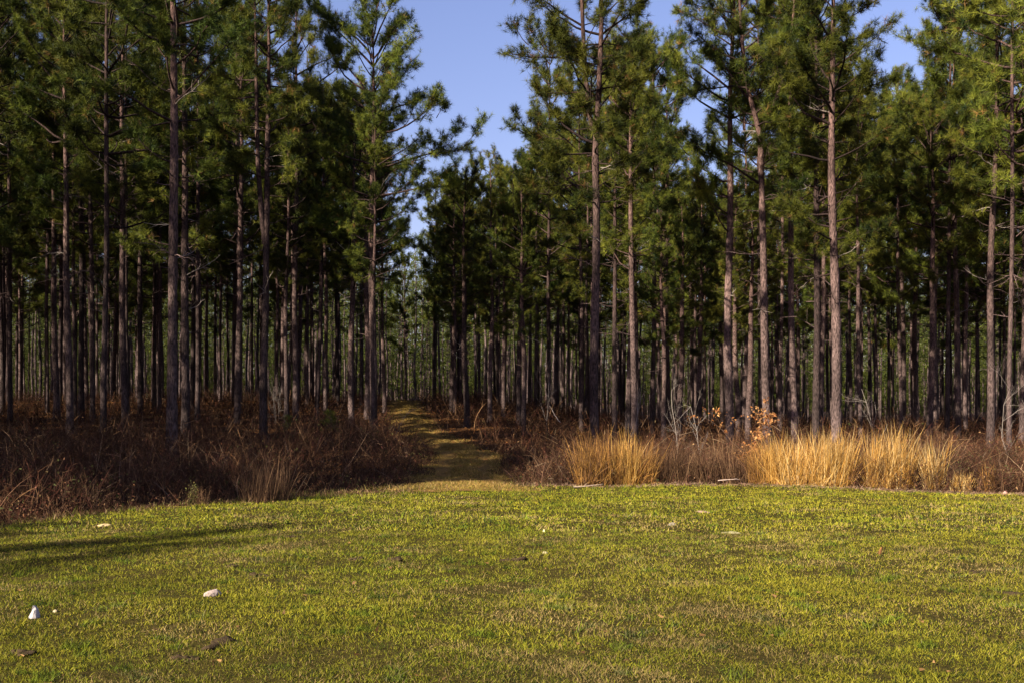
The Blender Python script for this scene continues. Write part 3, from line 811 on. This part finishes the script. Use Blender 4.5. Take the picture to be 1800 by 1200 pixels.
OAK = [(.34, .14, .045), (.42, .2, .07), (.26, .10, .04), (.5, .26, .1)]
put_shrub('oak_sapling', 1343, 28.2, sapling(601, 2.1, .5, (.16, .1, .07), 3, OAK, 950, .075, rad=.010), 'small oak sapling with withered orange brown leaves behind the dry grass', 'sapling')
PALE = (.30, .25, .21)
for q, (px, d, h, sp, lab) in enumerate([(485, 50, 2.6, .5, 'pale bare branching shrub between the double stemmed pine and the dark pine'),
    (690, 40, 1.6, .5, 'pale bare twiggy sapling beside the round crowned pine and the track'),
    (1189, 33, 3.4, .45, 'tall bare white sapling at centre right before the dark trunks'),
    (1231, 32, 2.6, .5, 'shorter bare white sapling right of the tall bare one'),
    (1105, 36, 3.0, .4, 'thin bare white sapling behind the left tall grass patch'),
    (965, 46, 4.2, .35, 'tall pale bare sapling in the shade right of the fork topped pine'),
    (1545, 38, 3.6, .5, 'bare twiggy sapling behind the right golden grass block'),
    (1775, 32, 3.2, .5, 'bare sapling with long arching twigs near the right border')]):
    put_shrub('bare_sapling', px, d, sapling(610 + q, h, sp, PALE, 1 if q != 0 else 3, rad=.011), lab, 'sapling', 'bare saplings under the pines')
def needle_bush(seed, h, r, cols, n):
    global rng
    keep = rng; rng = np.random.default_rng(seed); st = MB(); lf = MB(); P = []; Dd = []
    tube(st, [(0, 0, -.05), (.01, 0, h * .5), (0, .01, h * .9)], [.02, .014, .006], (.2, .14, .09), 4)
    for k in range(n):
        t = rng.random(); a = rng.uniform(0, 6.28); z = h * (.12 + .85 * t); L = r * (1.05 - .75 * t) * rng.uniform(.5, 1.1)
        d = vnorm(np.array([math.cos(a), math.sin(a), .55])); b = np.array([0, 0, z * .85])
        tube(st, [b, b + d * L], [.007, .004], (.2, .14, .09), 3)
        for s in (1, .7): P.append(b + d * L * s); Dd.append(d)
    P = np.array(P); cc = np.array(cols)[rng.integers(0, len(cols), len(P))]
    needle_tufts(lf, P, np.array(Dd), 26, .16, cc, .009)
    rng = keep
    return [st.mesh('stem', [M_twig]), lf.mesh('foliage', [M_needle])]
put_shrub('young_pine', 580, 40, needle_bush(630, 1.35, .55, [(.16, .22, .02), (.24, .29, .035), (.10, .15, .02)], 46), 'bright yellow green young pine lit in the undergrowth left of the track', 'young pine')
put_shrub('young_pine', 505, 42, needle_bush(631, 1.0, .35, [(.18, .22, .03), (.24, .26, .05)], 24), 'smaller dull green young pine behind the dark middle left pine', 'young pine')
put_shrub('leafy_weed', 335, 19.7, sapling(640, .45, .6, (.07, .05, .03), 3, [(.09, .085, .02), (.06, .06, .018), (.13, .10, .03)], 260, .035, rad=.006), 'low weed with small yellow green leaves at the shaded left field edge', 'weed')

# ------------------------------------------------------------------ stones, soil, sticks
import bmesh
def lump(name, px, py, w, h, dep, col, label, cat, mat, seed, jag=.25, sub=3, peak=0, group=None, col2=None):
    x, y, z = ground_at(px, py)
    bm = bmesh.new(); bmesh.ops.create_icosphere(bm, subdivisions=sub, radius=1)
    sd = Vector((seed * 3.1, seed * 1.7, seed * .9))
    for v in bm.verts:
        p = v.co.copy(); k = 1 + jag * mnoise.noise(p * 1.3 + sd) * 1.6 + jag * .5 * mnoise.noise(p * 3.5 + sd)
        if mat is M_stone: k = round(k * 6) / 6 * .4 + k * .6
        v.co = p * k
        if peak: v.co.x *= 1 - .6 * max(0, p.z); v.co.y *= 1 - .6 * max(0, p.z); v.co.x -= .25 * max(0, p.z)
        v.co = Vector((v.co.x * w / 2, v.co.y * dep / 2, v.co.z * h))
        if mat is M_soil: v.co += Vector((mnoise.noise(p * 7 + sd), mnoise.noise(p * 7.7 - sd), mnoise.noise(p * 6.3 + sd * 2))) * w * .05
    me = bpy.data.meshes.new(name); bm.to_mesh(me); bm.free()
    n = len(me.vertices); c = np.tile(np.array([*col, 1.]), (n, 1)); 
    a = me.attributes.new('tint', 'FLOAT_COLOR', 'POINT'); a.data.foreach_set('color', c.astype(np.float32).ravel())
    for p in me.polygons: p.use_smooth = mat is M_soil
    me.materials.append(mat)
    o = link(name, me); o.location = (x, y, z + h * ((.15 if seed in (1, 3) else -.15) if mat is M_stone else -.25)); o.rotation_euler = (0, 0, seed * 1.3)
    if peak: o.rotation_euler = (0, 0, 0)
    tag(o, label, cat, group)
    return o
ST = 'stones lying in the grass'
lump('stone', 62, 1086, .085, .105, .10, (.38, .34, .32), 'upright pointed whitish stone in the grass near the left border', 'stone', M_stone, 1, .2, 2, 1, ST)
lump('stone', 97, 1076, .04, .035, .04, (.4, .32, .2), 'tiny brown stone right beside the pointed whitish stone', 'stone', M_stone, 2, .3, 2, 0, ST)
lump('stone', 374, 1046, .18, .05, .10, (.40, .31, .26), 'flat pale pinkish stone in the left part of the field', 'stone', M_stone, 3, .2, 2, 0, ST)
lump('stone', 958, 972, .10, .035, .07, (.38, .32, .17), 'small cream stone in the middle of the field', 'stone', M_stone, 4, .2, 2, 0, ST)
lump('stone', 956, 934, .05, .05, .05, (.66, .58, .3), 'tiny cream stone behind the small cream stone in mid field', 'stone', M_stone, 5, .2, 2, 0, ST)
lump('stone', 810, 968, .12, .03, .07, (.4, .24, .1), 'small orange brown stone left of the cream stones', 'stone', M_stone, 6, .2, 2, 0, ST)
lump('stone', 1285, 936, .26, .035, .10, (.24, .21, .11), 'long low pale stone in the right half of the field', 'stone', M_stone, 7, .25, 3, 0, ST)
lump('stone', 1182, 921, .22, .035, .12, (.24, .2, .14), 'low greyish stone left of the long pale one', 'stone', M_stone, 8, .25, 3, 0, ST)
lump('stone', 1234, 899, .28, .03, .12, (.25, .17, .12), 'low pinkish stone farthest back in the right half of the field', 'stone', M_stone, 9, .25, 3, 0, ST)
lump('stone', 184, 923, .22, .04, .1, (.5, .36, .18), 'low tan stone near the shaded edge at left', 'stone', M_stone, 10, .25, 3, 0, ST)
lump('stone', 1767, 868, .12, .10, .1, (.5, .26, .22), 'small reddish stone against the brambles at the far right', 'stone', M_stone, 11, .25, 2, 0, ST)
SM = 'earth mounds in the grass'
DS = (.055, .037, .02)
for q, (px, py, w, h, lab) in enumerate([(395, 1134, .30, .07, 'dark earth mound in the near grass below the flat pale stone'),
    (690, 984, .34, .07, 'brown earth mound in mid field left of centre'), (905, 984, .26, .06, 'dark earth mound in the centre of the field'),
    (628, 982, .24, .035, 'low flat earth mound left of the brown earth mound'), (452, 1012, .28, .05, 'earth mound behind and right of the flat pale stone'),
    (410, 996, .16, .05, 'small dark earth mound behind the flat pale stone'), (515, 944, .32, .05, 'low earth mound in the left field near the tree shadow'),
    (1720, 1006, .3, .045, 'dark earth mound near the right border'), (1778, 1044, .3, .05, 'earth mound at the right border nearer the camera'),
    (320, 1160, .2, .05, 'dark clod mound in the near left grass'), (1500, 1084, .26, .04, 'low dark mound in the near right grass'),
    (30, 1150, .2, .05, 'dark mound in the lower left corner'), (240, 944, .25, .04, 'low mound near the left shadow streaks'),
    (1458, 910, .2, .04, 'small dark mound far back in the right field')]):
    mo = lump('earth_mound', px, py, w * .8, h * .62, w * .6, DS, lab, 'earth mound', M_soil, 20 + q, .75, 4, 0, SM)
    gm = MB(); n = 260; a = rng.uniform(0, 6.28, n); r = w * .5 * np.sqrt(rng.random(n)) * 1.25
    gz = h * .25 * np.clip(1 - (r / (w * .45)) ** 2, 0, 1)
    dd = np.stack([rng.normal(0, .8, n), rng.normal(0, .8, n), np.ones(n)], 1)
    gc = np.array([[.16, .16, .02], [.24, .17, .06], [.08, .10, .015], [.3, .22, .09]])[rng.integers(0, 4, n)] * rng.uniform(.5, 1.1, (n, 1))
    blades(gm, np.stack([r * np.cos(a), r * np.sin(a) * .8, gz], 1), dd, rng.uniform(.025, .06, n), .006, .3, gc, 2)
    link('grass_tuft', gm.mesh('grass_tuft', [M_grass]), mo)['kind'] = 'stuff'
# an upright dead leaf and sticks
x, y, z = ground_at(1547, 974)
lf = MB(); u = np.linspace(0, 1, 7); wd = .045 * np.sin(np.pi * np.clip(u * .9 + .08, 0, 1)) ** .7
vv = []
for s in (-1, 0, 1): vv.append(np.stack([s * wd + .02 * np.sin(u * 2), .02 * abs(s) + .03 * u, u * .125], 1))
vv = np.stack(vv, 1).reshape(-1, 3); ff = []
for r in range(6):
    for s in range(2): a = r * 3 + s; ff += [[a, a + 1, a + 4], [a, a + 4, a + 3]]
lf.add(vv, ff, (.40, .19, .07)); o = link('dead_leaf', lf.mesh('dead_leaf', [M_dry])); o.location = (x, y, z - .01); o.rotation_euler = (.3, .25, .6); o.scale = (.7, .8, .8)
tag(o, 'upright orange brown dead leaf in the right part of the field', 'leaf')
def stick(px, py, L, az, up, r, col, label, seed, hz=.03):
    global rng
    x, y, z = ground_at(px, py); keep = rng; rng = np.random.default_rng(seed); mb = MB()
    d = np.array([math.cos(az), math.sin(az), up]); pts = [np.array([0, 0, hz])]
    for s in range(6): d = vnorm(d + rng.normal(0, .08, 3)); pts.append(pts[-1] + d * L / 6)
    tube(mb, pts, np.linspace(r, r * .4, 7), col, 5, cap=True)
    for s in (2, 4): tube(mb, [pts[s], pts[s] + vnorm(d + rng.normal(0, .6, 3)) * L * .2], [r * .5, r * .2], col, 3)
    rng = keep
    o = link('fallen_branch', mb.mesh('fallen_branch', [M_twig])); o.location = (x, y, z); tag(o, label, 'branch', 'fallen branches at the wood edge')
stick(1008, 857, .75, 0, -.03, .016, (.32, .24, .18), 'pale broken stick lying at the field edge right of the track', 701)
stick(1262, 852, .6, 0, .03, .014, (.5, .38, .3), 'thin pale stick lying before the brown clumps at the field edge', 702, .12)
stick(1648, 842, .5, PI * .85, .55, .012, (.7, .55, .36), 'leaning pale stick left of the lone gold clump', 703)
stick(985, 780, .9, PI * .8, .9, .014, (.5, .4, .33), 'pale branch leaning out of the brambles left of the tall grass', 704, .9)

# ------------------------------------------------------------------ light, sky, camera
sun = bpy.data.lights.new('sun', 'SUN'); sun.energy = 5.0; sun.angle = math.radians(.5); sun.color = (1, .90, .74)
so = bpy.data.objects.new('sun', sun); COL.objects.link(so)
dirv = Vector((math.sin(AZ) * math.cos(EL), math.cos(AZ) * math.cos(EL), -math.sin(EL)))
so.rotation_euler = dirv.to_track_quat('-Z', 'Y').to_euler()
W = bpy.data.worlds.new('World'); S.world = W; W.use_nodes = True; nt = W.node_tree; nt.nodes.clear()
sk = nt.nodes.new('ShaderNodeTexSky'); sk.sky_type = 'NISHITA'; sk.sun_disc = False; sk.sun_elevation = EL; sk.sun_rotation = math.pi + AZ
sk.air_density = 1.5; sk.dust_density = 1.0; sk.ozone_density = 6.0; sk.altitude = 100
bg = nt.nodes.new('ShaderNodeBackground'); bg.inputs['Strength'].default_value = .055
wo = nt.nodes.new('ShaderNodeOutputWorld'); tn = nt.nodes.new('ShaderNodeVectorMath'); tn.operation = 'MULTIPLY'; tn.inputs[1].default_value = (1.33, .96, 1.08); nt.links.new(sk.outputs[0], tn.inputs[0]); nt.links.new(tn.outputs[0], bg.inputs[0]); nt.links.new(bg.outputs[0], wo.inputs[0])
cam = bpy.data.cameras.new('camera'); co = bpy.data.objects.new('camera', cam); COL.objects.link(co)
co.location = (0, 0, EYE); co.rotation_euler = (math.pi / 2, 0, 0)
cam.lens = 35; cam.sensor_width = 36; cam.shift_y = (HOR - 600) / 1800; cam.clip_end = 2000; cam.clip_start = .1
S.camera = co
vs = S.view_settings; vs.view_transform = 'Standard'; vs.look = 'None'; vs.exposure = 1.7; vs.gamma = 1
